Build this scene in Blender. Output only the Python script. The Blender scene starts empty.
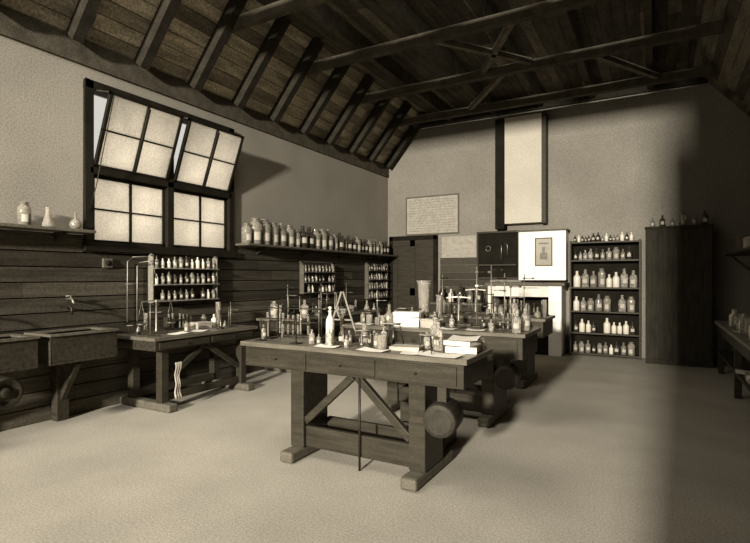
import bpy, bmesh, math, random
from mathutils import Vector, Matrix
R = random.Random(7)
SC = bpy.context.scene
COL = SC.collection
try:
    SC.view_settings.view_transform = 'Standard'
    SC.view_settings.look = 'None'
except Exception: pass

# ------------------------------------------------------------ materials
def tone(v, warm=1.0):
    return (v, v*(1-.115*warm), v*(1-.32*warm), 1)

def mat(name, v, rough=.7, var=.25, scale=(6,6,6), grain=.12, gs=120, metal=0, trans=0, warm=1.0, bump=0, spec=.3, ior=1.45, translucent=0):
    m = bpy.data.materials.new(name); m.use_nodes = True
    nt = m.node_tree; b = nt.nodes['Principled BSDF']
    tc = nt.nodes.new('ShaderNodeTexCoord'); mp = nt.nodes.new('ShaderNodeMapping')
    mp.inputs['Scale'].default_value = scale
    nt.links.new(tc.outputs['Object'], mp.inputs[0])
    n1 = nt.nodes.new('ShaderNodeTexNoise'); n1.inputs['Scale'].default_value = 1; n1.inputs['Detail'].default_value = 6
    nt.links.new(mp.outputs[0], n1.inputs['Vector'])
    n2 = nt.nodes.new('ShaderNodeTexNoise'); n2.inputs['Scale'].default_value = gs; n2.inputs['Detail'].default_value = 2
    nt.links.new(tc.outputs['Object'], n2.inputs['Vector'])
    r1 = nt.nodes.new('ShaderNodeMapRange'); r1.inputs[1].default_value=.3; r1.inputs[2].default_value=.7
    r1.inputs[3].default_value = 1-var; r1.inputs[4].default_value = 1+var
    nt.links.new(n1.outputs[0], r1.inputs[0])
    r2 = nt.nodes.new('ShaderNodeMapRange'); r2.inputs[1].default_value=.3; r2.inputs[2].default_value=.7
    r2.inputs[3].default_value = 1-grain; r2.inputs[4].default_value = 1+grain
    nt.links.new(n2.outputs[0], r2.inputs[0])
    mu = nt.nodes.new('ShaderNodeMath'); mu.operation='MULTIPLY'
    nt.links.new(r1.outputs[0], mu.inputs[0]); nt.links.new(r2.outputs[0], mu.inputs[1])
    vm = nt.nodes.new('ShaderNodeVectorMath'); vm.operation='SCALE'
    vm.inputs[0].default_value = tone(v, warm)[:3]
    nt.links.new(mu.outputs[0], vm.inputs['Scale'])
    nt.links.new(vm.outputs[0], b.inputs['Base Color'])
    b.inputs['Roughness'].default_value = rough
    b.inputs['Metallic'].default_value = metal
    b.inputs['Transmission Weight'].default_value = trans
    b.inputs['Specular IOR Level'].default_value = spec
    b.inputs['Specular Tint'].default_value = (1,.88,.68,1)
    b.inputs['IOR'].default_value = ior
    if translucent:
        tr = nt.nodes.new('ShaderNodeBsdfTranslucent'); mx = nt.nodes.new('ShaderNodeMixShader')
        nt.links.new(vm.outputs[0], tr.inputs['Color'])
        mx.inputs[0].default_value = translucent
        nt.links.new(b.outputs[0], mx.inputs[1]); nt.links.new(tr.outputs[0], mx.inputs[2])
        nt.links.new(mx.outputs[0], nt.nodes['Material Output'].inputs['Surface'])
    return m

M = {}
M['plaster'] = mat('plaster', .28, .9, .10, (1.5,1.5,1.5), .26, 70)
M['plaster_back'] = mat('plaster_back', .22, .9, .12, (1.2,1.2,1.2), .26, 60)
M['casing'] = mat('pale_casing', .50, .8, .08, (2,2,2), .18, 50)
M['floor'] = mat('floor_concrete', .37, .95, .10, (1.6,1.6,1.6), .26, 85, spec=.05, warm=1.0)
M['board1'] = mat('dark_board_a', .048, .6, .35, (30,1.5,30), .3, 60, warm=1.3)
M['board2'] = mat('dark_board_b', .070, .6, .35, (30,1.5,30), .3, 60, warm=1.3)
M['board3'] = mat('dark_board_c', .034, .6, .35, (30,1.5,30), .3, 60, warm=1.3)
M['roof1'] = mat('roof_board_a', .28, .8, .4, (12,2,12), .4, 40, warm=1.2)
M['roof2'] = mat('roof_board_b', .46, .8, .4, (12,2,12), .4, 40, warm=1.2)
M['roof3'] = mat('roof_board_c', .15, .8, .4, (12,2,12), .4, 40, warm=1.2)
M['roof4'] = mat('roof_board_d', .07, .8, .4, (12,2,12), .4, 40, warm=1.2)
M['beam'] = mat('roof_beam', .028, .9, .3, (8,8,8), .3, 60, warm=1.3, spec=.1)
M['plate'] = mat('wall_plate_wood', .075, .9, .3, (8,8,8), .3, 60, warm=1.3, spec=.1)
M['brace'] = mat('roof_brace', .14, .9, .3, (8,8,8), .3, 60, warm=1.2, spec=.1)
M['wood'] = mat('dark_table_wood', .032, .5, .35, (3,30,30), .2, 80, warm=1.4, spec=.25)
M['cup'] = mat('cupboard_wood', .036, .8, .3, (20,20,3), .2, 80, warm=1.3, spec=.1)
M['woodtop'] = mat('worn_table_top', .11, .4, .35, (3,30,30), .2, 80, warm=1.2)
M['woodmid'] = mat('mid_wood', .10, .6, .25, (4,25,25), .2, 80, warm=1.2)
M['woodlight'] = mat('pale_wood', .38, .6, .2, (4,25,25), .15, 80)
M['black'] = mat('black_paint', .014, .9, .3, (5,5,5), .2, 80, warm=1.4, spec=.08)
M['iron'] = mat('dark_iron', .035, .45, .3, (20,20,20), .1, 90, metal=.6, warm=1.3)
M['steel'] = mat('dull_rod_metal', .24, .4, .2, (20,20,20), .1, 90, metal=.5)
M['brass'] = mat('dull_brass', .26, .4, .2, (20,20,20), .1, 90, metal=.8)
M['white'] = mat('white_paint', .88, .6, .05, (4,4,4), .08, 70, warm=.7)
M['surround'] = mat('surround_paint', .72, .7, .10, (4,4,4), .12, 70, warm=.8)
M['offwhite'] = mat('offwhite_paint', .38, .7, .15, (4,4,4), .15, 70)
M['paper'] = mat('paper', .80, .8, .06, (6,6,6), .06, 70, warm=.8)
M['label'] = mat('label_paper', .42, .8, .1, (6,6,6), .06, 70)
M['chart'] = mat('faded_chart', .34, .8, .15, (10,10,16), .2, 60)
M['chartline'] = mat('chart_ink', .20, .8, .15, (10,10,16), .2, 60)
M['porcelain'] = mat('porcelain', .66, .25, .05, (6,6,6), .03, 60, spec=.6)
M['amber'] = mat('dark_glass', .035, .08, .2, (20,20,20), .05, 60, spec=1.0, warm=1.2)
M['greyglass'] = mat('grey_bottle_glass', .16, .08, .25, (20,20,20), .05, 60, spec=1.0)
M['jarglass'] = mat('pale_jar_glass', .46, .05, .3, (12,12,12), .05, 60, trans=.6, spec=1.0)
M['clear'] = mat('clear_glass', .85, .05, .02, (5,5,5), .0, 60, trans=.8, spec=.9, warm=.7)
M['pane'] = mat('frosted_pane', .80, .5, .10, (2.5,2.5,2.5), .12, 45, warm=.55, translucent=.9)
M['drumwood'] = mat('barrel_wood', .020, .6, .35, (30,3,30), .2, 70, warm=1.3)
M['drumend'] = mat('barrel_end', .026, .6, .3, (20,3,20), .2, 70, warm=1.2)

# ------------------------------------------------------------ mesh builder
class B:
    def __init__(s): s.bm = bmesh.new()
    def box(s, x0,x1,y0,y1,z0,z1, mi=0):
        v=[s.bm.verts.new(p) for p in ((x0,y0,z0),(x1,y0,z0),(x1,y1,z0),(x0,y1,z0),(x0,y0,z1),(x1,y0,z1),(x1,y1,z1),(x0,y1,z1))]
        for f in ((3,2,1,0),(4,5,6,7),(0,1,5,4),(1,2,6,5),(2,3,7,6),(3,0,4,7)):
            fc=s.bm.faces.new([v[i] for i in f]); fc.material_index=mi
        return s
    def beam(s, p1,p2,w,h, mi=0, side=None):
        p1=Vector(p1);p2=Vector(p2); d=(p2-p1).normalized()
        sd=Vector(side) if side else d.cross(Vector((0,0,1)))
        if sd.length<1e-4: sd=Vector((1,0,0))
        sd.normalize(); up=sd.cross(d).normalized()
        v=[]
        for p in (p1,p2):
            for a,b in ((-1,-1),(1,-1),(1,1),(-1,1)):
                v.append(s.bm.verts.new(p+sd*a*w/2+up*b*h/2))
        for f in ((3,2,1,0),(4,5,6,7),(0,1,5,4),(1,2,6,5),(2,3,7,6),(3,0,4,7)):
            fc=s.bm.faces.new([v[i] for i in f]); fc.material_index=mi
        return s
    def tube(s, pts, r, seg=10, mi=0, r2=None, closed=False):
        pts=[Vector(p) for p in pts]; n=len(pts); rings=[]
        up=Vector((0,0,1))
        for i,p in enumerate(pts):
            if closed: d=(pts[(i+1)%n]-pts[i-1])
            elif i==0: d=pts[1]-pts[0]
            elif i==n-1: d=pts[-1]-pts[-2]
            else: d=pts[i+1]-pts[i-1]
            d.normalize()
            a=d.cross(up) if abs(d.dot(up))<.95 else d.cross(Vector((1,0,0)))
            a.normalize(); b=d.cross(a)
            rr=r if r2 is None else r+(r2-r)*i/(n-1)
            rings.append([s.bm.verts.new(p+(a*math.cos(2*math.pi*k/seg)+b*math.sin(2*math.pi*k/seg))*rr) for k in range(seg)])
        m=n if closed else n-1
        for i in range(m):
            A=rings[i];C=rings[(i+1)%n]
            for k in range(seg):
                f=s.bm.faces.new((A[k],A[(k+1)%seg],C[(k+1)%seg],C[k])); f.smooth=True; f.material_index=mi
        if not closed:
            f=s.bm.faces.new(rings[0][::-1]); f.material_index=mi
            f=s.bm.faces.new(rings[-1]); f.material_index=mi
        return s
    def lathe(s, prof, c=(0,0,0), seg=16, mi=0, axis='z', smooth=True):
        rings=[]
        c=Vector(c)
        def P(r,h,k):
            a=2*math.pi*k/seg; x=r*math.cos(a); y=r*math.sin(a)
            if axis=='z': return c+Vector((x,y,h))
            if axis=='y': return c+Vector((x,h,-y))
            return c+Vector((h,x,y))
        for r,h in prof:
            if r<=1e-6: rings.append([s.bm.verts.new(P(0,h,0))])
            else: rings.append([s.bm.verts.new(P(r,h,k)) for k in range(seg)])
        for i in range(len(rings)-1):
            A=rings[i];C=rings[i+1]
            for k in range(seg):
                k2=(k+1)%seg
                if len(A)==1 and len(C)==1: continue
                if len(A)==1: vs=(A[0],C[k2],C[k]) 
                elif len(C)==1: vs=(A[k],A[k2],C[0])
                else: vs=(A[k],A[k2],C[k2],C[k])
                f=s.bm.faces.new(vs); f.smooth=smooth; f.material_index=mi
        return s
    def arc(s, r, z0, z1, a0, a1, n=8, mi=0, t=.004):
        for k in range(n):
            b0=a0+(a1-a0)*k/n; b1=a0+(a1-a0)*(k+1)/n
            v=[s.bm.verts.new((r*math.cos(b),r*math.sin(b),z)) for b,z in ((b0,z0),(b1,z0),(b1,z1),(b0,z1))]
            f=s.bm.faces.new(v); f.material_index=mi
        return s
    def mesh(s, name, mats):
        bmesh.ops.remove_doubles(s.bm, verts=s.bm.verts, dist=1e-6)
        bmesh.ops.recalc_face_normals(s.bm, faces=s.bm.faces)
        me=bpy.data.meshes.new(name); s.bm.to_mesh(me); s.bm.free()
        for m in mats: me.materials.append(M[m])
        return me

def mk(name, b, mats, loc=(0,0,0), label=None, cat=None, group=None, structure=False, parent=None, rot=0, bevel=0):
    if isinstance(mats,str): mats=[mats]
    o=bpy.data.objects.new(name, b.mesh(name,mats)); COL.objects.link(o)
    o.location=loc; o.rotation_euler=(0,0,rot)
    if parent: o.parent=parent
    if label: o['label']=label
    if cat: o['category']=cat
    if group: o['group']=group
    if structure: o['kind']='structure'
    if bevel:
        md=o.modifiers.new('bevel','BEVEL'); md.width=bevel; md.segments=2; md.limit_method='ANGLE'
    return o
def thing(name, label, cat, loc, rot=0, group=None):
    o=bpy.data.objects.new(name,None); COL.objects.link(o); o.empty_display_size=.1
    o.location=loc; o.rotation_euler=(0,0,rot); o['label']=label; o['category']=cat
    if group: o['group']=group
    return o
def dup(src, loc, rot=0, scale=(1,1,1), label=None, group=None):
    def cp(o, par):
        n=o.copy(); COL.objects.link(n)
        if par is not None: n.parent=par
        for ch in list(o.children): cp(ch,n)
        return n
    n=cp(src,None); n.location=loc; n.rotation_euler=(0,0,rot); n.scale=scale
    if label: n['label']=label
    if group: n['group']=group
    return n
PROTO={}
def place(key, builder, loc, rot=0, scale=1, label=None, group=None):
    sc=(scale,)*3 if not isinstance(scale,tuple) else scale
    if key not in PROTO:
        o=builder(); PROTO[key]=o
        o.location=loc; o.rotation_euler=(0,0,rot); o.scale=sc
        if label: o['label']=label
        if group: o['group']=group
        return o
    return dup(PROTO[key], loc, rot, sc, label, group)

# ------------------------------------------------------------ room shell
W=6.55; D=9.82; Y0=-3.5
b=B(); b.box(-.2,W+.2,Y0,D+.2,-.1,0); mk('floor',b,'floor',structure=True,label='pale bare concrete laboratory floor')
wy0,wy1,wz0,wz1=3.09,5.08,1.74,3.40
ZW=3.86; ZT=4.86; SX=.84
b=B()
b.box(-.2,0,Y0,wy0,0,ZW); b.box(-.2,0,wy1,D+.2,0,ZW)
b.box(-.2,0,wy0,wy1,0,wz0); b.box(-.2,0,wy0,wy1,wz1,ZW)
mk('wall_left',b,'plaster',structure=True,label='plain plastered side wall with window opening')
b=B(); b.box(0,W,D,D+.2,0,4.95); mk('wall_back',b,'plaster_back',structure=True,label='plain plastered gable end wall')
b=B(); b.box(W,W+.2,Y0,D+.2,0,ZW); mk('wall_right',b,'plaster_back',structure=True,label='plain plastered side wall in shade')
b=B(); b.box(5.06,W,-1.1,-1.0,0,4.25); mk('shadow_blocker',b,'plaster_back',structure=True,label='added unseen panel shading the right side')  # added out of view to cast the shadow over the right side
# ceiling boards
b=B()
n=8
for side in (0,1):
    for i in range(n):
        t0=i/n; t1=(i+1)/n-.006
        y=Y0
        while y<D+.09:
            y2=min(y+R.uniform(.8,2.2),D+.1)
            xa,za=SX*t0,ZW+(ZT-ZW)*t0; xb,zb=SX*t1,ZW+(ZT-ZW)*t1
            nx,nz=-.77,.64
            if side: xa,xb,nx=W-xa,W-xb,.77
            vs=[(xa,y,za),(xb,y,zb),(xb,y2-.008,zb),(xa,y2-.008,za)]
            lo=[b.bm.verts.new(p) for p in vs]
            hi=[b.bm.verts.new((p[0]+nx*.04,p[1],p[2]+nz*.04)) for p in vs]
            mi=R.choice((0,0,1,2,1)) if not side else R.choice((2,2,3))  # left slope coloured lighter in place of light falling on it
            for q in ((lo[0],lo[1],lo[2],lo[3]),(hi[3],hi[2],hi[1],hi[0]),(lo[0],lo[1],hi[1],hi[0]),(lo[1],lo[2],hi[2],hi[1]),(lo[2],lo[3],hi[3],hi[2]),(lo[3],lo[0],hi[0],hi[3])):
                f=b.bm.faces.new(q); f.material_index=mi
            y=y2
x=SX
while x<W-SX-.01:
    y=Y0
    x2=min(x+.16,W-SX)
    while y<D+.09:
        y2=min(y+R.uniform(1.2,3),D+.1)
        b.box(x+.002,x2-.003,y,y2-.006,ZT,ZT+.05,R.choice((2,3,3,3)))
        y=y2
    x=x2
b.box(-.2,W+.2,Y0,D+.2,ZT+.06,ZT+.12,3)
b.box(-.2,-.02,Y0,D+.2,ZW+.002,ZT+.06,3); b.box(W+.02,W+.2,Y0,D+.2,ZW+.002,ZT+.06,3)
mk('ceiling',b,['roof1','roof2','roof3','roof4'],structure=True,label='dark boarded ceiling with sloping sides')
b=B(); b.box(.001,.03,Y0,D-.001,3.60,ZW-.01); mk('trim_3',b,'plate',structure=True,label='dark timber wall plate under the rafters')
b=B(); b.box(W-.03,W-.001,Y0,D-.001,3.60,ZW-.01); mk('trim_4',b,'plate',structure=True,label='dark timber wall plate under the rafters')
b=B(); b.box(.62,W-.62,D-.06,D-.001,4.58,ZT-.01); mk('trim_5',b,'beam',structure=True,label='added dark strip covering the lit gable top')  # dark strip added to hide a sliver of wall the key lights
# rafters (underside meets the wall plate, top just under the boards)
yy=.66; proto=None
sl=(ZT-ZW)/SX
while yy<9.7:
    if proto is None:
        b=B()
        off=.095; v=off*math.sqrt(1+sl*sl)
        x0=.08; x1=SX+.10
        b.beam((x0,0,ZW+sl*x0-v),(x1,0,ZW+sl*x1-v),.11,.15,side=(0,1,0))
        proto=mk('rafter',b,'beam',(0,yy,0),label='dark timber rafter on the sloping ceiling',cat='roof beam',group='ceiling rafters')
    else: dup(proto,(0,yy,0))
    yy+=.75
proto=None
for yy in (2.91,4.41,5.91,7.41,8.91):
    if proto is None:
        b=B(); b.box(.62,W-.62,-.05,.05,4.44,4.57)
        proto=mk('collar_beam',b,'plate',(0,yy+.10,0),label='heavy dark timber collar beam across the roof',cat='roof beam',group='roof collar beams')
    else: dup(proto,(0,yy+.10,0))
proto=None
for xx in (1.5,2.4,3.3,4.2,5.1):
    if proto is None:
        b=B(); b.box(-.045,.045,.6,9.74,4.62,ZT-.005)
        proto=mk('ceiling_joist',b,'plate',(xx,0,0),label='long dark timber joist under the ceiling',cat='roof beam',group='ceiling joists')
    else: dup(proto,(xx,0,0))
b=B(); b.beam((2.6,6.08,4.53),(3.6,7.44,4.53),.07,.08); b.beam((3.7,6.08,4.53),(2.9,7.44,4.53),.07,.08); mk('cross_brace',b,'brace',label='crossed timber braces between roof beams',cat='roof beam')
for p,q in (((4.4,7.58,4.53),(5.2,8.94,4.53)),((3.2,7.58,4.53),(2.2,8.94,4.53))):
    b=B(); b.beam(p,q,.07,.08); mk('diagonal_brace',b,'brace',label='diagonal timber brace between roof beams',cat='roof beam',group='diagonal roof braces')
# dado boards left
b=B()
for k in range(13):
    za=.15*k; zb=min(za+.15,1.84)
    if zb-za<.02: break
    y=Y0
    while y<D-.02:
        y2=min(y+R.uniform(1.5,3.2),D-.001)
        segs=[(y,y2)]
        if zb>wz0-.02:
            segs=[(a,c) for a,c in ((y,min(y2,wy0-.06)),(max(y,wy1+.06),y2)) if c-a>.02]
        for a,c in segs:
            b.box(.001,.024,a,c-.004,za+.006,zb-.006,R.choice((0,0,1,2)))
        y=y2
b.box(.0,.010,Y0,D,0,1.66,3)
mk('trim_1',b,['board1','board2','board3','black'],structure=True,label='dark horizontal boarding on the lower wall')
b=B()
for k in range(12):
    z=.15*k
    b.box(1.25,2.35,D-.024,D-.001,z+.004,z+.146,R.choice((0,1,2)))
mk('trim_2',b,['board1','board2','board3'],structure=True,label='dark horizontal boarding beside the door')

b=B(); b.box(5.06,W,Y0-.1,Y0,0,4.86); mk('rear_light_blocker',b,'plaster_back',structure=True,label='added unseen panel blocking light from the open rear')  # added out of view, keeps rear sky light off the right side

# ------------------------------------------------------------ window
win=bpy.data.objects.new('window_1',None); COL.objects.link(win); win.location=(0,wy0,wz0); win['kind']='structure'; win['label']='dark timber window with open upper hopper sashes'
WL=wy1-wy0; WH=wz1-wz0; TR=.78
b=B()
b.box(-.10,.05,-.05,.04,-.04,WH+.06); b.box(-.10,.05,WL-.04,WL+.05,-.04,WH+.06)
b.box(-.10,.05,-.05,WL+.05,WH-.03,WH+.06); b.box(-.14,.08,-.07,WL+.07,-.07,.02)
b.box(-.10,.05,WL/2-.045,WL/2+.045,0,WH); b.box(-.10,.05,0,WL,TR-.035,TR+.035)
mk('window_frame',b,'black',parent=win,bevel=.005)
def sash(name, w, h, loc, tilt=0):
    f=B(); t=.032
    f.box(-.02,.02,0,t,0,h); f.box(-.02,.02,w-t,w,0,h); f.box(-.02,.02,0,w,0,t); f.box(-.02,.02,0,w,h-t,h)
    f.box(-.018,.018,w/2-.014,w/2+.014,t,h-t); f.box(-.015,.015,0,w,h/2-.008,h/2+.008)
    o=mk(name,f,'black',parent=win,loc=loc); o.rotation_euler=(0,tilt,0)
    g=B(); g.box(-.003,.003,t,w-t,t,h-t); mk('window_pane',g,'pane',parent=o)
    return o
hw=WL/2-.09
sash('lower_sash',hw,TR-.06,(-.02,.045,.025)); sash('lower_sash',hw,TR-.06,(-.02,WL/2+.045,.025))
sash('hopper_sash',hw,WH-TR-.08,(.03,.045,TR+.04),math.radians(21)); sash('hopper_sash',hw,WH-TR-.08,(.03,WL/2+.045,TR+.04),math.radians(21))
for k in (0,1):
    y=.05+k*WL/2
    b=B(); b.tube([(.03,y+.02,WH-.02),(.31,y+.02,WH-.10)],.008); mk('window_stay',b,'iron',parent=win)
    b=B(); b.beam((.06,y+hw/2,TR+.06),(.345,y+hw/2-.02,WH-.16),.02,.03); mk('window_stay',b,'black',parent=win)
b=B(); b.tube([(.33,.08,WH-.13),(.10,.03,.6),(.06,-.02,.35)],.005); mk('sash_cord',b,'iron',parent=win)

# ------------------------------------------------------------ door, shaft, chart
d=bpy.data.objects.new('door_1',None); COL.objects.link(d); d.location=(.06,D,0); d['kind']='structure'; d['label']='dark panelled wooden door in a dark frame'
b=B(); b.box(0,.09,-.05,0,0,2.28); b.box(1.04,1.13,-.05,0,0,2.28); b.box(0,1.13,-.05,0,2.19,2.28); mk('door_frame',b,'black',parent=d,bevel=.006)
b=B(); b.box(.09,1.04,-.03,0,0.005,2.19)
for (x0,x1,z0,z1) in ((.09,.2,0,2.19),(.93,1.04,0,2.19),(.5,.62,.0,2.19),(.2,.93,2.06,2.19),(.2,.93,1.0,1.16),(.2,.93,.01,.25)):
    b.box(x0,x1,-.045,-.03,max(z0,.005),z1)
mk('door_leaf',b,'wood',parent=d)
b=B(); b.lathe([(0,-.1),(.025,-.1),(.03,-.08),(.02,-.06),(.01,-.045)],(.95,0,1.05),12,0,'y'); mk('door_knob',b,'brass',parent=d)

def framed(name,label,cat,x0,x1,z0,z1,fm,sm,t=.03,y=D,fw=.035):
    o=thing(name,label,cat,(x0,y,z0)); w=x1-x0;h=z1-z0
    b=B(); b.box(0,fw,-t,-.001,0,h); b.box(w-fw,w,-t,-.001,0,h); b.box(fw,w-fw,-t,-.001,0,fw); b.box(fw,w-fw,-t,-.001,h-fw,h)
    mk('frame',b,fm,parent=o,bevel=.004)
    b=B(); b.box(fw,w-fw,-t*.5,-.001,fw,h-fw); mk('sheet',b,sm,parent=o)
    return o,w,h
o,w,h=framed('wall_chart','faded framed chart hanging above the door','chart',.45,1.66,2.30,3.12,'woodmid','chart',fw=.025)
b=B()
for i in range(1,14):
    xx=.08
    while xx<w-.12:
        l=R.uniform(.03,.09); b.box(xx,min(xx+l,w-.07),-.0165,-.0155,h*i/15+.02,h*i/15+.032); xx+=l+.03
mk('chart_rows',b,'chartline',parent=o)
b=B(); b.box(1.28,2.02,D-.006,D-.001,1.80,2.24); mk('pinned_notice',b,'chart',label='pale paper notice pinned beside the door',cat='notice')

o=thing('ventilation_shaft','pale boxed flue between dark posts on wall','flue',(2.6,D,2.42))
b=B(); b.box(.05,.74,-.22,-.001,0,2.03); mk('casing',b,'casing',parent=o,bevel=.006)
b=B(); b.box(-.13,.05,-.24,-.001,-.1,2.03); mk('upright_post',b,'black',parent=o,bevel=.01)
b=B(); b.box(.74,.82,-.24,-.001,-.02,2.03); mk('upright_post',b,'wood',parent=o,bevel=.006)

# dark board
o,w,h=framed('dark_board','dark display board with small hung apparatus','board',2.05,2.90,1.36,2.30,'wood','black',t=.07)
b=B(); b.tube([(.24+.05*math.cos(a*math.pi/8),-.08,.60+.05*math.sin(a*math.pi/8)) for a in range(16)],.007,8,closed=True); mk('hung_ring',b,'brass',parent=o)
b=B(); b.tube([(.5,-.08,.38),(.5,-.08,.66),(.56,-.08,.72),(.62,-.08,.66),(.62,-.08,.45)],.010,8); mk('hung_tube',b,'brass',parent=o)
b=B(); b.box(.06,.8,-.12,-.06,.26,.29); mk('ledge',b,'wood',parent=o)

# white hood panel
o=thing('fume_hood','white painted fume hood above an open hearth','fume hood',(2.38,D,0))
b=B(); b.box(.56,1.40,-.32,-.001,1.34,2.24); mk('upper_panel',b,'white',parent=o,bevel=.01)
b=B(); b.box(.53,1.43,-.34,-.001,2.24,2.27); mk('cornice',b,'woodmid',parent=o,bevel=.006)
b=B(); b.box(.86,.88,-.335,-.32,1.60,2.12);b.box(1.15,1.17,-.335,-.32,1.60,2.12);b.box(.88,1.15,-.335,-.32,2.10,2.12);b.box(.88,1.15,-.335,-.32,1.60,1.62); mk('picture_frame',b,'woodmid',parent=o)
b=B(); b.box(.88,1.15,-.328,-.32,1.62,2.10); b.box(.93,1.10,-.331,-.328,2.00,2.03,1); b.box(.95,1.08,-.331,-.328,1.72,1.84,1); b.box(.99,1.04,-.331,-.328,1.84,1.95,1); mk('picture_sheet',b,['offwhite','chartline'],parent=o)
b=B(); b.box(0,1.42,-.60,-.001,1.24,1.30); mk('mantel_slab',b,'woodmid',parent=o,bevel=.01)
b=B(); b.box(1.14,1.36,-.55,-.001,0,1.24); mk('jamb',b,'white',parent=o,bevel=.006)
b=B(); b.box(.04,.12,-.55,-.001,0,1.24); mk('jamb',b,'surround',parent=o,bevel=.006)
b=B(); b.box(.12,1.14,-.03,-.001,0,1.2); b.box(.12,1.14,-.55,-.03,.62,.68); b.box(.12,1.14,-.5,-.47,0,.62); mk('dark_recess',b,'black',parent=o)
b=B(); b.box(.12,1.14,-.55,-.5,1.04,1.24); mk('lintel',b,'surround',parent=o,bevel=.006)

# ------------------------------------------------------------ vessels
def bottle(gm, stop, lab=True, name='reagent_bottle', label='stoppered glass reagent bottle with paper label'):
    def f():
        o=thing(name,label,'bottle',(0,0,0))
        b=B(); b.lathe([(0,0),(.19,0),(.21,.02),(.21,.58),(.19,.66),(.13,.73),(.08,.77),(.075,.85),(.10,.86),(.10,.885),(0,.885)],seg=16)
        mk('bottle_body',b,gm,parent=o)
        b=B(); b.lathe([(0,.885),(.06,.885),(.07,.9),(.035,.92),(.09,.95),(.09,.98),(.05,1.0),(0,1.0)],seg=12)
        mk('stopper',b,stop,parent=o)
        if lab:
            b=B(); b.arc(.214,.22,.46,math.radians(-125),math.radians(-55)); mk('paper_label',b,'label',parent=o)
        return o
    return f
def jar():
    o=thing('specimen_jar','pale glass storage jar with dark stopper','jar',(0,0,0))
    b=B(); b.lathe([(0,0),(.23,0),(.25,.02),(.25,.74),(.24,.78),(.17,.82),(.165,.85),(.20,.86),(.20,.88),(0,.88)],seg=18); mk('jar_body',b,'jarglass',parent=o)
    b=B(); b.lathe([(0,.88),(.13,.88),(.13,.905),(.09,.915),(.17,.94),(.17,.98),(.08,1.0),(0,1.0)],seg=14); mk('stopper',b,'greyglass',parent=o)
    b=B(); b.arc(.254,.15,.46,math.radians(-115),math.radians(-60)); mk('paper_label',b,'label',parent=o)
    b=B(); b.lathe([(0,.02),(.238,.02),(.238,.50),(0,.50)],seg=18); mk('contents',b,'wood',parent=o)
    return o
BK={'dark':bottle('amber','amber'),'grey':bottle('greyglass','greyglass'),'white':bottle('porcelain','porcelain',False),'clear':bottle('clear','clear',True),'jar':jar}
BL={'dark':'dark glass stoppered bottle with paper label','grey':'grey glass stoppered bottle with paper label','white':'white glazed stoppered bottle','clear':'clear glass stoppered bottle with paper label','jar':'pale wide glass jar with flat stopper'}
def bot(kind,loc,h,rot=0,fat=1,group=None,where=''):
    return place('b_'+kind,BK[kind],loc,rot,(h*fat,h*fat,h),BL[kind]+where,group)
def conical():
    b=B(); b.lathe([(0,0),(.28,0),(.32,.03),(.30,.12),(.11,.68),(.10,.95),(.13,1.0),(.115,1.0),(.085,.95),(.09,.68),(.28,.12),(.28,.03),(0,.03)],seg=20)
    return mk('conical_flask',b,'clear',label='clear glass conical flask',cat='flask')
def roundf():
    pr=[(0,0),(.12,.0)]+[(.32*math.sin(a),.30-.32*math.cos(a)) for a in [math.radians(t) for t in range(30,165,15)]]+[(.075,.66),(.075,.97),(.1,1.0),(0,1.0)]
    b=B(); b.lathe(pr,seg=20); return mk('round_flask',b,'jarglass',label='round bodied glass flask with tall neck',cat='flask')
def beaker():
    b=B(); b.lathe([(0,0),(.36,0),(.38,.04),(.38,.95),(.42,1.0),(.37,.96),(.36,.04),(0,.03)],seg=20)
    return mk('beaker',b,'clear',label='clear glass beaker with a lipped rim',cat='beaker')
def mcyl():
    o=thing('measuring_cylinder','tall clear glass measuring cylinder','measuring cylinder',(0,0,0))
    b=B(); b.lathe([(0,.03),(.11,.03),(.11,.97),(.14,1.0),(.10,.97),(.10,.05),(0,.05)],seg=20); mk('cylinder_tube',b,'clear',parent=o)
    b=B(); b.lathe([(0,0),(.17,0),(.17,.02),(.08,.03),(0,.03)],seg=20); mk('foot',b,'jarglass',parent=o)
    return o
def gasjar():
    o=thing('tall_glass_vessel','tall flared clear glass vessel on round foot','glass vessel',(0,0,0))
    b=B(); b.lathe([(0,.05),(.08,.05),(.10,.09),(.105,.5),(.125,.9),(.15,1.0),(.14,1.0),(.115,.9),(.095,.5),(.09,.1),(0,.08)],seg=24); mk('vessel_body',b,'clear',parent=o)
    b=B(); b.lathe([(0,0),(.14,0),(.14,.02),(.05,.05),(0,.05)],seg=24); mk('foot',b,'jarglass',parent=o)
    return o
def stand():
    o=thing('retort_stand','dark iron retort stand with ring clamp','retort stand',(0,0,0))
    b=B(); b.box(-.10,.10,-.06,.06,0,.015); mk('base',b,'iron',parent=o,bevel=.004)
    b=B(); b.tube([(-.06,0,.015),(-.06,0,.62)],.007,8); mk('rod',b,'steel',parent=o)
    b=B(); b.tube([(-.06,0,.42),(.03,0,.42)],.005,8); b.tube([(.08+.05*math.cos(a*math.pi/8),.05*math.sin(a*math.pi/8),.42) for a in range(16)],.004,6,closed=True); b.box(-.075,-.045,-.012,.012,.41,.43); mk('ring_clamp',b,'steel',parent=o)
    b=B(); b.tube([(-.06,0,.56),(.06,0,.56)],.005,8); b.box(.05,.08,-.015,.015,.55,.57); b.box(-.075,-.045,-.012,.012,.55,.57); mk('clamp',b,'iron',parent=o)
    return o
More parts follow.
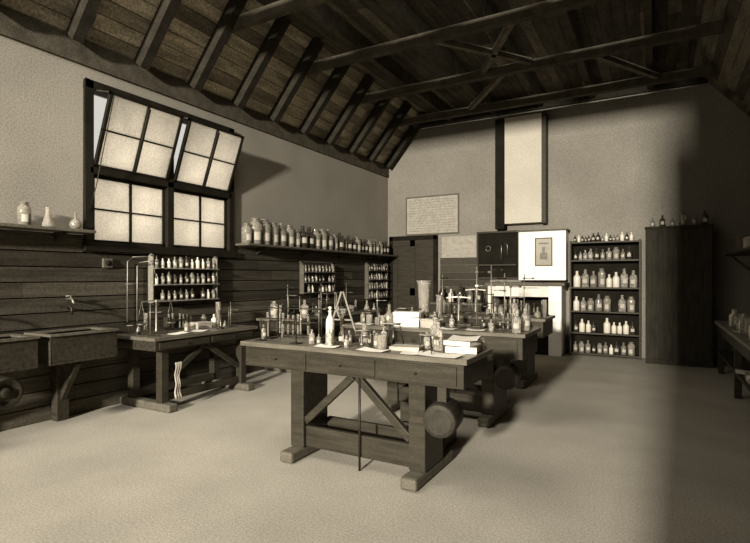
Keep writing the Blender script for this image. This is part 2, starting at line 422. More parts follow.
def bunsen():
    o=thing('bunsen_burner','small brass gas burner on round base','burner',(0,0,0))
    b=B(); b.lathe([(0,0),(.045,0),(.045,.01),(.015,.025),(0,.025)]); mk('base',b,'iron',parent=o)
    b=B(); b.lathe([(0,.025),(.012,.025),(.012,.05),(.008,.055),(.008,.15),(.011,.15),(.011,.155),(0,.155)],seg=12); mk('barrel',b,'brass',parent=o)
    b=B(); b.tube([(.012,0,.035),(.05,0,.03)],.005,8); mk('gas_inlet',b,'brass',parent=o)
    return o
def tripod():
    o=thing('iron_tripod','iron tripod supporting a gauze square','tripod',(0,0,0))
    for k in range(3):
        a=k*2*math.pi/3+.4
        b=B(); b.tube([(.06*math.cos(a),.06*math.sin(a),.2),(.10*math.cos(a),.10*math.sin(a),.004)],.005,8); mk('leg',b,'iron',parent=o)
    b=B(); b.tube([(.065*math.cos(a*math.pi/8),.065*math.sin(a*math.pi/8),.2) for a in range(16)],.006,6,closed=True); mk('ring',b,'iron',parent=o)
    b=B(); b.box(-.07,.07,-.07,.07,.206,.21); mk('gauze',b,'offwhite',parent=o)
    return o
def aframe():
    o=thing('filter_stand','pointed wooden stand frame holding a glass funnel','stand',(0,0,0))
    b=B(); b.box(-.16,.16,-.06,.06,0,.02); mk('base',b,'wood',parent=o,bevel=.003)
    for s in (-1,1):
        b=B(); b.beam((s*.14,0,.02),(s*.008,0,.40),.010,.013,side=(0,1,0)); mk('strut',b,'steel',parent=o)
    b=B(); b.beam((-.085,0,.17),(.085,0,.17),.010,.012,side=(0,1,0)); mk('cross_bar',b,'steel',parent=o)
    b=B(); b.lathe([(.006,.07),(.008,.18),(.05,.26),(.054,.26),(.012,.175),(.01,.07)],(0,-.02,0),14); mk('funnel',b,'clear',parent=o)
    return o
def balance():
    o=thing('beam_balance','small brass beam balance with hanging pans','balance',(0,0,0))
    b=B(); b.box(-.18,.18,-.09,.09,0,.03); mk('base',b,'wood',parent=o,bevel=.004)
    b=B(); b.lathe([(.02,.03),(.012,.06),(.01,.36),(.016,.38),(0,.4)],seg=12); mk('column',b,'brass',parent=o)
    b=B(); b.beam((-.16,0,.37),(0,0,.385),.01,.014); b.beam((0,0,.385),(.16,0,.37),.01,.014); mk('beam',b,'brass',parent=o)
    for s in (-1,1):
        b=B(); x=s*.16
        for t in (-.05,.05): b.tube([(x,0,.37),(x+t,0,.12)],.002,5)
        b.lathe([(0,.10),(.04,.105),(.058,.122),(.055,.125),(0,.108)],(x,0,0),14); mk('pan',b,'brass',parent=o)
    return o
def rodframe():
    o=thing('rod_frame','dark iron rod frame for hanging apparatus','frame',(0,0,0))
    for s in (-.26,.26):
        b=B(); b.box(s-.05,s+.05,-.05,.05,0,.012); b.tube([(s,0,.012),(s,0,.27)],.006,8); mk('upright',b,'iron',parent=o)
    for z in (.26,.15):
        b=B(); b.tube([(-.27,.007,z),(.27,.007,z)],.005,8); mk('cross_rod',b,'iron',parent=o)
    for x in (-.15,.06):
        b=B(); b.lathe([(0,.05),(.006,.055),(.007,.07),(.007,.20),(.003,.21),(.003,.255),(0,.256)],(x,0,0),8); mk('hanging_tube',b,'jarglass',parent=o)
    return o
def rack():
    o=thing('test_tube_rack','small wooden test tube rack','test tube rack',(0,0,0))
    for s in (-.15,.14):
        b=B(); b.box(s,s+.012,-.035,.035,0,.14); mk('end_piece',b,'wood',parent=o)
    b=B(); b.box(-.138,.14,-.035,.035,0.005,.015); mk('base_board',b,'wood',parent=o)
    for y in (-.03,.016):
        b=B(); b.box(-.138,.14,y,y+.012,.10,.112); mk('rail',b,'wood',parent=o)
    return o
def ttube():
    b=B(); b.lathe([(0,.0),(.006,.002),(.01,.01),(.01,.16),(.012,.165),(0,.165)],seg=10)
    return mk('test_tube',b,'jarglass',label='glass test tube standing in a wooden rack',cat='test tube',group='test tubes in racks')
def rackset(x,y,z,rot=0,s=1.0):
    place('rack',rack,(x,y,z),rot,s,group='test tube racks')
    for i in range(6):
        if R.random()<.2: continue
        q=(-.11+i*.044)*s
        place('tt',ttube,(x+q*math.cos(rot),y+q*math.sin(rot),z+.016*s),0,s*R.uniform(.85,1))
def box_thing(name,label,cat,x,y,z,w,dp,h,m,rot=0,lid=True,group=None):
    o=thing(name,label,cat,(x,y,z),rot,group)
    b=B(); b.box(-w/2,w/2,-dp/2,dp/2,0,h*.8 if lid else h); mk('box_body',b,m,parent=o,bevel=.004)
    if lid:
        b=B(); b.box(-w/2-.006,w/2+.006,-dp/2-.006,dp/2+.006,h*.8,h); mk('lid',b,m,parent=o,bevel=.004)
    return o
def book(x,y,z,w,dp,h,rot,m='woodmid'):
    o=thing('book','closed book lying flat on the bench','book',(x,y,z),rot,'books on the benches')
    b=B(); b.box(-w/2,w/2,-dp/2,dp/2,0,.004); b.box(-w/2,w/2,-dp/2,dp/2,h-.004,h); b.box(-w/2,-w/2+.005,-dp/2,dp/2,0,h); mk('cover',b,m,parent=o)
    b=B(); b.box(-w/2+.006,w/2-.004,-dp/2+.004,dp/2-.004,.004,h-.004); mk('page_block',b,'paper',parent=o)
def sheet(x,y,z,w,dp,rot,curl=.01):
    b=B(); n=6
    vs=[[b.bm.verts.new((-w/2+w*i/n,-dp/2+dp*j/n,.002+curl*(abs(i-n/2)/(n/2))**2*(.4+.6*j/n))) for j in range(n+1)] for i in range(n+1)]
    for i in range(n):
        for j in range(n): b.bm.faces.new((vs[i][j],vs[i+1][j],vs[i+1][j+1],vs[i][j+1])).smooth=True
    mk('paper_sheet',b,'paper',(x,y,z),label='loose white paper sheet on the table',cat='paper',rot=rot,group='papers on the table')

# ------------------------------------------------------------ shelves on left wall
def wshelf(y0,y1,label,z=1.87,x=0.026,dp=.24):
    o=thing('wall_shelf',label,'shelf',(x,y0,z-.03))
    b=B(); b.box(0,dp,0,y1-y0,0,.03); mk('shelf_board',b,'woodmid',parent=o,bevel=.004)
    yy=.45
    while yy<y1-y0-.1:
        b=B(); b.box(0,.02,yy-.012,yy+.012,-.10,0); b.box(0,dp-.04,yy-.012,yy+.012,-.02,0); b.beam((.015,yy,-.08),(dp-.06,yy,-.02),.02,.02,side=(0,1,0)); mk('bracket',b,'wood',parent=o)
        yy+=1.1
    return o
wshelf(-1.0,3.02,'dark narrow wooden shelf beside the window')
wshelf(5.16,9.75,'long dark wooden shelf carrying reagent bottles',dp=.26)
for (y,h,k) in ((2.42,.22,'jar'),(2.16,.2,'grey')): bot(k,(.14,y,1.87),h,rot=1.2,group='vessels on the short shelf',where=' on shelf')
place('cf',conical,(.15,2.62,1.87),0,.19,group='vessels on the short shelf')
place('rf',roundf,(.15,2.88,1.87),0,.17,group='vessels on the short shelf')
y=5.17; i=0
while y<9.45:
    k=R.choice(('jar','jar','jar','dark','dark','grey')); h=(.40-.02*(y-5.2))*R.uniform(.88,1.03) if i%6 else .29
    if y>7.5: h*=.93
    bot(k,(.16+R.uniform(-.01,.01),y+h*.27,1.87),h,rot=R.uniform(.9,1.5),fat=1.0 if k=='jar' else 1.15,group='reagent bottles on the long shelf',where=' on long shelf')
    y+=h*.515+.003; i+=1

# wall bottle racks
def wrack(y0,y1,z0,z1,rows,n,dp=.14,fm='woodmid',label='dark wall mounted rack holding rows of small bottles'):
    o=thing('bottle_rack',label,'rack',(.026,y0,z0)); L=y1-y0; H=z1-z0
    b=B(); b.box(0,.010,0,L,0,H); mk('back_panel',b,'wood',parent=o)
    for yy in (0,L-.014):
        b=B(); b.box(.01,.01+dp*.6,yy,yy+.012,0,H-.04); b.beam((.01,yy+.006,H-.02),(.01+dp*.6,yy+.006,H-.055),.012,.02,side=(0,1,0)); mk('side_panel',b,fm,parent=o)
    b=B(); b.box(.01,.025,0,L,H-.012,H+.006); mk('top_rail',b,fm,parent=o)
    for r in range(rows):
        zz=.01+r*(H-.02)/rows
        b=B(); b.box(.010,.010+dp*.95,.014,L-.014,zz,zz+.010); mk('shelf_board',b,fm,parent=o)
        for i in range(n):
            if R.random()<.06: continue
            h=H/rows*R.uniform(.55,.78); yy=y0+.06+(L-.12)*i/(n-1)
            bot(R.choice(('white','grey','clear','dark','grey','jar')),(.026+.012+dp*.46,yy,z0+zz+.010),h,rot=R.uniform(.9,1.4),fat=.92,group='small bottles in wall racks',where=' in wall rack')
    return o
wrack(3.78,4.76,1.10,1.70,3,11,fm='chartline',label='thin framed wall rack of small reagent bottles')
wrack(6.62,7.55,1.12,1.66,3,9)
wrack(8.75,9.60,.95,1.72,4,8)
# pipework by the rack
b=B(); b.tube([(.03,.0,-.62),(.03,.0,.0),(.03,.03,.04),(.16,.06,.06),(.18,.10,.0),(.18,.14,-.14)],.008,8); b.tube([(.03,-.12,-.62),(.03,-.12,.05),(.10,-.10,.10),(.20,.02,.11)],.006,8); b.tube([(.03,-.14,-.2),(.03,.02,-.2)],.006,8)
mk('wall_pipe',b,'steel',(.03,3.62,1.52),label='bent metal gas pipes rising beside the bottle rack',cat='pipe')

# small wall fittings
b=B(); b.box(0,.03,-.05,.05,0,.10); b.lathe([(0,.03),(.03,.03),(.03,.05),(0,.055)],(0,0,.05),14,1,'x'); mk('wall_switch',b,['woodmid','black'],(.026,3.28,1.50),label='small round fitting on a square wall block',cat='fitting')
b=B(); b.tube([(0,0,0),(.1,0,0),(.14,0,-.05)],.012); b.tube([(.08,-.05,.03),(.08,.05,.03)],.008); b.tube([(.08,0,0),(.08,0,.03)],.006); mk('gas_tap',b,'brass',(.026,2.86,1.18),label='small brass gas tap on the boarding',cat='tap')

# ------------------------------------------------------------ trestle tables
def trestle(loc,rot,L,Dp,h,lx,drum,label,nd=3,ap=.18,pipe=True,bz=.40,lw=.062,slim=False):
    o=thing('laboratory_table',label,'table',loc,rot)
    b=B()
    npl=4
    for i in range(npl): b.box(0,L,Dp*i/npl+(.001 if i else 0),Dp*(i+1)/npl-.001,h-.035,h)
    mk('tabletop',b,'woodtop',parent=o,bevel=.003)
    b=B(); b.box(.03,L-.03,.03,Dp-.03,h-.04-ap,h-.036); mk('apron',b,'wood',parent=o,bevel=.004)
    for i in range(nd):
        x0=.06+(L-.12)*i/nd+.015; x1=.06+(L-.12)*(i+1)/nd-.015
        b=B(); b.box(x0,x1,.018,.03,h-.04-ap+.015,h-.055); q=mk('drawer',b,'wood',parent=o,bevel=.004)
        b=B(); b.lathe([(0,-.02),(.009,-.019),(.010,-.012),(.004,-.006),(.006,0)],((x0+x1)/2,.018,h-.04-ap/2),12,0,'y'); mk('knob',b,'iron',parent=q)
    ya=.08; yb=Dp-.16
    top=h-.04-ap
    for x in lx:
        if slim:
            for (u,v) in ((.07,.16),(Dp-.16,Dp-.07)):
                b=B(); b.box(x-lw,x+lw,u,v,.085,top); mk('leg',b,'wood',parent=o,bevel=.006)
        else:
            b=B(); b.box(x-lw,x+lw,ya,yb,.085,top); mk('leg',b,'wood',parent=o,bevel=.008)
        b=B(); b.beam((x,-.06,.0425),(x,Dp+.06,.0425),.12,.085); mk('foot',b,'woodmid',parent=o,bevel=.02)
    xa,xb=lx; xm=(xa+xb)/2
    sh=.17 if slim else .25
    b=B(); b.box(xa+lw,xb-lw,ya+.03,ya+.07,.09,sh); mk('stretcher',b,'wood',parent=o,bevel=.006)
    b=B(); b.box(xa+lw,xb-lw,yb-.01,yb+.03,.09,sh); mk('stretcher',b,'wood',parent=o,bevel=.006)
    for s,xx in ((1,xa+lw),(-1,xb-lw)):
        b=B(); b.beam((xx,ya+.04,top-bz),(xm-s*.02,ya+.04,top-.015),.045,.055,side=(0,1,0)); mk('knee_brace',b,'wood',parent=o,bevel=.004)
    if pipe:
        b=B(); b.tube([(xm+.05,.095,0),(xm+.05,.095,top)],.009); mk('gas_pipe',b,'iron',parent=o)
    if drum:
        cx,cz=lx[1]+lw+.118,.47
        b=B(); r=.112
        b.lathe([(0,-.13),(r-.03,-.13),(r-.008,-.122),(r,-.10),(r+.003,0),(r,.10),(r-.01,.13),(0,.13)],(0,0,0),32,0,'y')
        for f in b.bm.faces:
            if f.calc_center_median().y<-.121: f.material_index=1; f.smooth=False
        q=mk('drum',b,['drumwood','drumend'],parent=o,loc=(cx,.12,cz),rot=.12,label='round wooden drum slung beneath the tabletop')
        b=B(); b.box(-.03,.03,-.05,.05,r-.01,top-cz+.01); mk('hanger',b,'wood',parent=q)
    return o
TH=.88
trestle((2.25,3.0,0),0,1.91,.57,TH,(.515,1.53),True,'large dark wooden laboratory table with trestle legs and drum',ap=.155)
trestle((2.18,4.6,0),0,1.98,.72,TH,(.585,1.61),True,'dark wooden laboratory table behind the largest table',ap=.2)
trestle((2.30,6.4,0),0,1.70,.72,TH,(.4,1.40),False,'dark wooden laboratory table before the fume hood',pipe=False,ap=.2)
trestle((.79,3.30,0),math.pi/2,1.50,.70,.78,(.18,1.32),False,'dark wooden work bench with braced legs under the window',nd=2,ap=.10,pipe=False,bz=.34,lw=.045,slim=True)
trestle((.79,5.5,0),math.pi/2,2.6,.68,.80,(.3,2.3),False,'long dark wooden bench against the boarded wall',nd=4,ap=.14,pipe=False,lw=.045,slim=True)

def gtap():
    b=B(); b.lathe([(0,0),(.025,0),(.025,.008),(.01,.015),(.01,.08),(0,.085)],seg=12); b.tube([(-.06,0,.07),(.06,0,.07)],.007); b.tube([(0,0,.08),(0,0,.1)],.005); b.box(-.02,.02,-.003,.003,.095,.115)
    return mk('bench_gas_tap',b,'brass',label='double outlet brass gas tap on the table',cat='tap',group='bench gas taps')
OCC=[]
def free(x,y,r):
    return all((x-a)**2+(y-c)**2>(r+q)**2 for a,c,q in OCC)
def put(key,fn,x,y,z,rot=0,s=1,r=.06,group=None):
    OCC.append((x,y,r)); return place(key,fn,(x,y,z),rot,s,group=group)
for (x,y) in ((3.22,3.30),(3.1,4.98)): put('gt',gtap,x,y,TH,r=.06)

# table 1 apparatus
rackset(2.46,3.45,TH,.1,1.15); OCC.append((2.38,3.44,.09)); OCC.append((2.54,3.44,.09))
put('rfm',rodframe,2.60,3.26,TH,.05,1.0,.1); OCC.append((2.42,3.25,.08)); OCC.append((2.80,3.27,.08))
put('rfm',rodframe,2.56,3.10,TH,-.04,.72,.06); OCC.append((2.38,3.1,.06)); OCC.append((2.74,3.1,.06))
put('st',stand,2.72,3.46,TH,-.5,.6,.09,'retort stands')
put('af',aframe,2.95,3.44,TH,.1,1.0,.14)
OCC.append((2.98,3.22,.06)); bot('white',(2.98,3.22,TH),.29,fat=.55,group='bottles on the front table',where=' on table')
put('cf',conical,3.16,3.44,TH,0,.15,.05); put('bk',beaker,3.46,3.18,TH,0,.10,.045)
put('bb',bunsen,3.14,3.16,TH,.5,1,.05,'gas burners')
put('tp',tripod,3.44,3.40,TH,0,.8,.09); place('bb',bunsen,(3.44,3.40,TH),.5,.9,group='gas burners')
put('tp',tripod,3.30,3.18,TH,0,.6,.07); put('st',stand,3.62,3.46,TH,2.6,.5,.08,'retort stands')
for (x,y,hh,k) in ((3.76,3.46,.22,'clear'),(3.84,3.32,.20,'clear')):
    OCC.append((x,y,.05)); bot(k,(x,y,TH),hh,fat=.85,group='bottles on the front table',where=' on table')
box_thing('shallow_tray','shallow pale tray on the table','tray',3.64,3.22,TH,.22,.15,.03,'woodlight',.2,False); OCC.append((3.64,3.22,.13))
book(4.02,3.36,TH,.22,.28,.05,.15); book(4.02,3.36,TH+.05,.2,.26,.035,-.1,'woodlight')
OCC.append((4.0,3.38,.18))
sheet(4.02,3.36,TH+.086,.2,.26,.2); sheet(3.95,3.10,TH,.28,.17,-.1); sheet(3.74,3.09,TH,.14,.14,.3); sheet(3.06,3.07,TH,.18,.11,.1); sheet(3.45,3.07,TH,.22,.12,-.1)
# table 2 apparatus
box_thing('white_box','pale rectangular box standing on the table','box',2.90,4.80,TH,.28,.16,.15,'white',.1); OCC.append((2.9,4.8,.16))
box_thing('white_box','small pale box on the table','box',3.16,4.76,TH,.16,.12,.09,'woodlight',-.2); OCC.append((3.16,4.76,.1))
put('gj',gasjar,2.92,5.16,TH,0,(.56,.56,.48),.09); put('mc',mcyl,3.08,5.22,TH,0,.32,.05)
put('st',stand,3.62,5.08,TH,.2,1.02,.11,'retort stands'); put('st',stand,3.95,5.10,TH,.4,.75,.1,'retort stands')
put('st',stand,2.45,5.0,TH,.4,.6,.08,'retort stands'); put('st',stand,3.46,4.86,TH,1.4,.6,.08,'retort stands')
put('st',stand,3.78,5.22,TH,2.4,.9,.06,'retort stands')
put('bal',balance,3.34,5.12,TH,.2,.8,.15)
put('rf',roundf,2.66,4.82,TH,0,.22,.08); put('tp',tripod,2.70,5.08,TH,0,.8,.09)
rackset(3.92,4.84,TH,.1,1.0); OCC.append((3.84,4.84,.09)); OCC.append((4.0,4.84,.09))
sheet(3.66,4.72,TH,.18,.12,.1); OCC.append((3.66,4.72,.1)); sheet(2.4,4.72,TH,.2,.14,.1); OCC.append((2.4,4.72,.1)); sheet(3.38,4.70,TH,.18,.12,-.1); OCC.append((3.38,4.70,.1))
# table 3
put('st',stand,3.3,6.72,TH,.4,1.1,.1,'retort stands'); put('st',stand,3.75,6.62,TH,.4,.9,.1,'retort stands'); put('bal',balance,2.95,6.9,TH,.1,.9,.17)
put('st',stand,2.6,6.6,TH,1.4,.9,.1,'retort stands'); put('rfm',rodframe,3.0,6.6,TH,.1,1.1,.1); OCC.append((2.8,6.6,.1)); OCC.append((3.15,6.6,.1))
rackset(3.45,6.95,TH,0,1.2); OCC.append((3.36,6.95,.1)); OCC.append((3.54,6.95,.1))
# window bench
h=.78
put('bal',balance,.42,3.60,h,1.2,.95,.18)
rackset(.28,4.0,h,1.5,1.1); OCC.append((.28,3.92,.09)); OCC.append((.28,4.08,.09)); put('st',stand,.62,3.42,h,.8,.6,.08)
bot('white',(.42,4.42,h),.16,group='bottles on the window bench',where=' on bench'); OCC.append((.42,4.42,.05))
box_thing('wooden_box','small pale wooden box on the bench','box',.42,4.22,h,.2,.14,.08,'woodlight',1.5); OCC.append((.42,4.22,.13))
put('mc',mcyl,.28,4.62,h,0,.3,.05); put('st',stand,.60,4.56,h,.8,.5,.08)
put('bb',bunsen,.66,4.3,h,.5,1,.06,'gas burners'); sheet(.66,3.72,h,.16,.24,.1); OCC.append((.66,3.72,.1)); sheet(.62,4.02,h,.18,.2,.4); OCC.append((.62,4.02,.1))
# wall bench apparatus
for yy in (5.66,6.45,7.2): put('st',stand,.62,yy,.80,R.uniform(0,2),.8,.1,'retort stands')
put('bal',balance,.62,6.8,.80,1.2,.9,.17); put('rfm',rodframe,.38,6.1,.80,1.5,1.2,.14); OCC.append((.38,5.85,.12)); OCC.append((.38,6.35,.12))
put('rfm',rodframe,.26,7.3,.80,1.5,1.3,.14); OCC.append((.26,7.0,.12)); OCC.append((.26,7.6,.12))
# random small clutter, kept clear of everything already standing
def scatter(x0,x1,y0,y1,z,nn,group,hmin=.10,hmax=.24):
    t=0;c=0
    while c<nn and t<900:
        t+=1
        x=R.uniform(x0,x1);y=R.uniform(y0,y1);hh=R.uniform(hmin,hmax)
        kind=R.choice(('grey','clear','clear','cf','cf','cf','bk','rf','bb','bb','bk','mc','tp','st','st','jar','dark'))
        sf=R.uniform(.7,1.1)
        r={'cf':.32*.16*sf,'bk':.42*.1*sf,'rf':.34*.18*sf,'bb':.05,'jar':.26*hh,'mc':.2*.26*sf,'tp':.07*sf,'st':.075*sf}.get(kind,.22*hh)+.004
        if not free(x,y,r): continue
        OCC.append((x,y,r)); c+=1
        if kind=='cf': place('cf',conical,(x,y,z),0,.16*sf,group=group)
        elif kind=='bk': place('bk',beaker,(x,y,z),0,.10*sf,group=group)
        elif kind=='rf': place('rf',roundf,(x,y,z),0,.18*sf,group=group)
        elif kind=='mc': place('mc',mcyl,(x,y,z),0,.26*sf,group=group)
        elif kind=='tp': place('tp',tripod,(x,y,z),sf,.62*sf,group=group)
        elif kind=='st': place('st',stand,(x,y,z),R.uniform(0,6),.5*sf,group='retort stands')
        elif kind=='bb': place('bb',bunsen,(x,y,z),R.uniform(0,6),1,group='gas burners')
        else: bot(kind,(x,y,z),hh,rot=R.uniform(-.3,1.2),group=group,where=' on table')
scatter(2.30,3.88,3.10,3.52,TH,14,'vessels on the front table',.08,.14)
scatter(2.26,4.10,4.68,5.25,TH,24,'vessels on the middle table')
scatter(2.38,3.94,6.48,7.05,TH,18,'vessels on the far table',.14,.26)
scatter(.16,.72,3.38,4.70,.78,9,'vessels on the window bench',.08,.17)
scatter(.18,.70,5.6,7.98,.80,18,'vessels on the wall bench',.14,.28)
# towel
b=B(); nx,nz=10,12
vs=[[b.bm.verts.new((.012*math.sin(i*1.5)*(j/nz)+.004+.01*math.sin(j*1.1),.085*i/nx*(1-.35*math.sin(j/nz*3)),-.38*j/nz)) for j in range(nz+1)] for i in range(nx+1)]
for i in range(nx):
    for j in range(nz): b.bm.faces.new((vs[i][j],vs[i+1][j],vs[i+1][j+1],vs[i][j+1])).smooth=True
tw=mk('hand_towel',b,'offwhite',(.780,3.55,.50),label='small crumpled cloth hanging beside the bench leg',cat='towel')
md=tw.modifiers.new('s','SOLIDIFY'); md.thickness=.006

# ------------------------------------------------------------ wall sinks
def sink(y0,y1,label,dr=False):
    o=thing('wooden_sink',label,'sink',(.026,y0,0)); L=y1-y0
    b=B(); z0,z1=.60,.86
    b.box(0,.43,0,L,z0,z0+.03); b.box(0,.03,0,L,z0+.03,z1); b.box(.40,.43,0,L,z0+.03,z1); b.box(.03,.40,0,.03,z0+.03,z1); b.box(.03,.40,L-.03,L,z0+.03,z1)
    mk('basin_box',b,'wood',parent=o,bevel=.004)
    b=B(); b.box(0,.45,-.01,.05,z1,z1+.02); b.box(0,.45,L-.05,L+.01,z1,z1+.02); b.box(.38,.45,.05,L-.05,z1,z1+.02); b.box(0,.06,.05,L-.05,z1,z1+.02); mk('rim',b,'woodmid',parent=o,bevel=.004)
    b=B(); b.box(.02,.12,L*.35,L*.35+.12,0,z0); mk('leg',b,'wood',parent=o,bevel=.006)
    b=B(); b.beam((.1,L*.35+.06,.22),(.36,L*.35+.06,z0-.01),.05,.06,side=(0,1,0)); mk('knee_brace',b,'wood',parent=o)
    b=B(); b.tube([(.02,L/2,1.10),(.16,L/2,1.12),(.2,L/2,1.09),(.2,L/2,1.03)],.011); mk('tap',b,'iron',parent=o)
    if dr:
        b=B(); r=.125; b.lathe([(0,.42),(r*.3,.43),(r*.35,.40),(r-.04,.40),(r-.02,.43),(r,.42),(r+.003,.3),(r,.22),(0,.21)],(.22,L-.34,.47),32,0,'x'); mk('drum',b,'iron',parent=o,label='round dark metal wheel beneath the sink')
sink(2.48,3.12,'dark wooden box sink on a braced leg against boarding')
sink(1.45,2.38,'dark wooden box sink with a metal wheel beneath it',True)

# crate behind table 1
def crate(x,y,w,dp,h,rot,label):
    o=thing('wooden_crate',label,'crate',(x,y,0),rot)
    b=B(); b.box(-w/2,w/2,-dp/2,dp/2,0,.015)
    for k in range(2):
        z=.015+k*h/2
        b.box(-w/2,w/2,-dp/2,-dp/2+.015,z,z+h/2-.012); b.box(-w/2,w/2,dp/2-.015,dp/2,z,z+h/2-.012)
        b.box(-w/2,-w/2+.015,-dp/2+.015,dp/2-.015,z,z+h/2-.012); b.box(w/2-.015,w/2,-dp/2+.015,dp/2-.015,z,z+h/2-.012)
    mk('crate_body',b,'wood',parent=o)
crate(3.50,3.94,.40,.28,.34,0,'small dark slatted crate on the floor behind table')

# ------------------------------------------------------------ shelving unit back wall
x0,x1,yf,yb=3.84,4.97,9.50,9.80
o=thing('bottle_shelving','tall dark open shelving crowded with bottles','shelving',(x0,yf,0)); L=x1-x0; dp=yb-yf
for xx in (0,L-.03):
    b=B(); b.box(xx,xx+.03,0,dp,0,2.04); mk('side_panel',b,'wood',parent=o,bevel=.004)
b=B(); b.box(.03,L-.03,dp-.015,dp,0,2.04); mk('back_panel',b,'black',parent=o)
rows=((.06,.26,('white','dark','clear','grey','jar')),(.42,.30,('white','grey','clear','white','dark')),(.80,.32,('white','jar','dark','clear','grey')),(1.22,.36,('white','grey','jar','dark','clear')),(1.70,.24,('dark','grey','clear','jar')),(2.02,.17,('grey','dark','white')))
for z,h,ks in rows:
    b=B(); b.box(.03,L-.03,0,dp-.015,z-.025,z); mk('shelf_board',b,'wood',parent=o)
    xx=x0+.05
    while xx<x1-.12:
        hh=h*R.uniform(.6,.98); k=R.choice(ks)
        wd=.52*hh if k=='jar' else .44*hh
        wd=min(wd,.13); fat=wd/hh/(.52 if k=='jar' else .44)
        if xx+wd>x1-.05: break
        if R.random()>.04:
            bot(k,(xx+wd/2,yf+.09+R.uniform(-.01,.04),z),hh,rot=R.uniform(-.2,.3),fat=fat,group='bottles in the tall shelving',where=' on shelving')
        xx+=wd+R.uniform(.002,.012)

# tall cupboard
o=thing('tall_cupboard','tall dark wooden cupboard with double doors','cupboard',(5.04,9.2,0))
b=B(); b.box(0,.92,.02,.60,0,2.18); mk('cupboard_body',b,'cup',parent=o,bevel=.006)
for (xa,xb,kx) in ((.02,.455,.42),(.465,.90,.50)):
    b=B(); b.box(xa,xb,0,.02,.08,2.14); q=mk('cupboard_door',b,'cup',parent=o,bevel=.004)
    b=B(); b.lathe([(0,-.035),(.014,-.03),(.006,-.01),(.008,0)],(kx,0,1.12),12,0,'y'); mk('knob',b,'iron',parent=q)
b=B(); b.box(-.01,.93,-.01,.60,2.18,2.21); mk('cornice',b,'cup',parent=o,bevel=.008)
for i,(xx,hh,k) in enumerate(((5.14,.16,'grey'),(5.28,.20,'dark'),(5.42,.15,'grey'),(5.56,.22,'jar'),(5.72,.18,'grey'),(5.86,.24,'dark'))):
    bot(k,(xx,9.42,2.21),hh,group='things on the cupboard',where=' on cupboard')

# right side bench
o=thing('side_bench','dark wooden side bench with a lower shelf','bench',(5.94,3.6,0)); L=5.3
b=B(); b.box(0,.59,0,L,.72,.76); mk('benchtop',b,'chartline',parent=o,bevel=.005)
for yy in (.05,1.75,3.45,5.15):
    for xx in (.04,.5):
        b=B(); b.box(xx,xx+.07,yy,yy+.07,0,.72); mk('leg',b,'wood',parent=o,bevel=.004)
b=B(); b.box(.03,.57,.05,L-.05,.30,.33); mk('lower_shelf',b,'wood',parent=o)
b=B(); b.box(.02,.05,.05,L-.05,.60,.72); mk('apron',b,'wood',parent=o)
for i,(y,hh,k) in enumerate(((6.0,.2,'white'),(6.3,.22,'white'),(6.55,.2,'grey'),(6.8,.24,'jar'),(7.0,.22,'white'),(7.3,.2,'clear'),(7.6,.24,'grey'),(7.9,.22,'white'))):
    bot(k,(6.06,y,.76),hh,group='bottles on the side bench',where=' on side bench')
book(6.12,6.1,.33,.22,.3,.04,.1,'woodlight'); book(6.12,6.5,.33,.22,.3,.06,-.1,'woodlight'); sheet(6.09,5.7,.76,.24,.3,.2); sheet(6.10,6.9,.33,.26,.3,-.1); sheet(6.06,7.14,.76,.18,.18,.2)
o=thing('side_shelf','dark wooden wall shelf holding boxes','shelf',(6.12,5.0,1.72))
b=B(); b.box(0,.42,0,4.4,0,.03); mk('shelf_board',b,'wood',parent=o)
for yy in (.3,2.2,4.1):
    b=B(); b.box(.38,.42,yy,yy+.04,-.35,0); b.beam((.39,yy+.02,-.32),(.06,yy+.02,-.01),.03,.03,side=(0,1,0)); mk('bracket',b,'wood',parent=o)
for i,(y,w,hh,m) in enumerate(((6.6,.3,.16,'woodmid'),(7.2,.35,.2,'woodmid'),(7.8,.3,.15,'woodlight'),(8.5,.4,.22,'woodmid'))):
    box_thing('storage_box','wooden storage box on the side shelf','box',6.32,y,1.75,.3,w,hh,m,0,group='boxes on the side shelf')

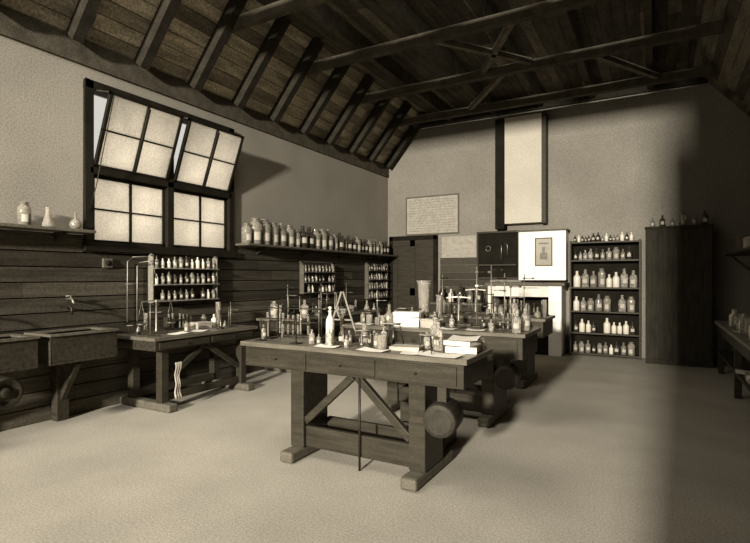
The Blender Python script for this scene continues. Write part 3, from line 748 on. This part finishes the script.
# ------------------------------------------------------------ counter on back wall
o=thing('low_counter','low dark counter with cupboard doors by the wall','counter',(1.28,9.25,0))
b=B(); b.box(0,1.02,0,.54,0,.86); mk('counter_body',b,'wood',parent=o,bevel=.005)
b=B(); b.box(-.02,1.04,-.03,.54,.86,.9); mk('countertop',b,'woodtop',parent=o,bevel=.005)
for xa in (.03,.53):
    b=B(); b.box(xa,xa+.46,-.015,0,.06,.8); mk('cupboard_door',b,'wood',parent=o,bevel=.004)
for i,(x,hh,k) in enumerate(((1.4,.3,'dark'),(1.6,.26,'white'),(1.8,.34,'dark'),(2.0,.28,'grey'),(2.18,.3,'dark'))):
    bot(k,(x,9.5,.90),hh,group='bottles on the low counter',where=' on counter')

# ------------------------------------------------------------ lights
w=bpy.data.worlds.new('World'); SC.world=w; w.use_nodes=True
w.node_tree.nodes['Background'].inputs[0].default_value=(1,.96,.88,1); w.node_tree.nodes['Background'].inputs[1].default_value=.66
def area(name,loc,rot,sx,sy,e,col=(1,.975,.93)):
    l=bpy.data.lights.new(name,'AREA'); l.shape='RECTANGLE'; l.size=sx; l.size_y=sy; l.energy=e; l.color=col
    o=bpy.data.objects.new(name,l); COL.objects.link(o); o.location=loc; o.rotation_euler=rot; return o
def aim(o,t):
    o.rotation_euler=(Vector(t)-o.location).to_track_quat('-Z','Y').to_euler()
k=area('key_daylight',(4.85,-14,5.0),(0,0,0),.8,.8,8000); aim(k,(3.0,5,1.2))
s=area('overhead_fill',(1.7,2.2,4.35),(math.radians(26),0,math.radians(0)),2.0,2.8,70); s.data.spread=math.radians(120)  # added fill lamp under the ceiling, no roof opening here
wd=area('window_daylight',(-1.6,4.1,3.0),(0,math.radians(-78),0),2.6,3.4,50)

cam=bpy.data.cameras.new('Camera'); co=bpy.data.objects.new('Camera',cam); COL.objects.link(co)
co.location=(5.19,0,1.4); co.rotation_euler=(math.radians(90),0,math.radians(29.34))
cam.lens=24; cam.sensor_width=36; cam.shift_y=.0073; cam.clip_start=.05
SC.camera=co
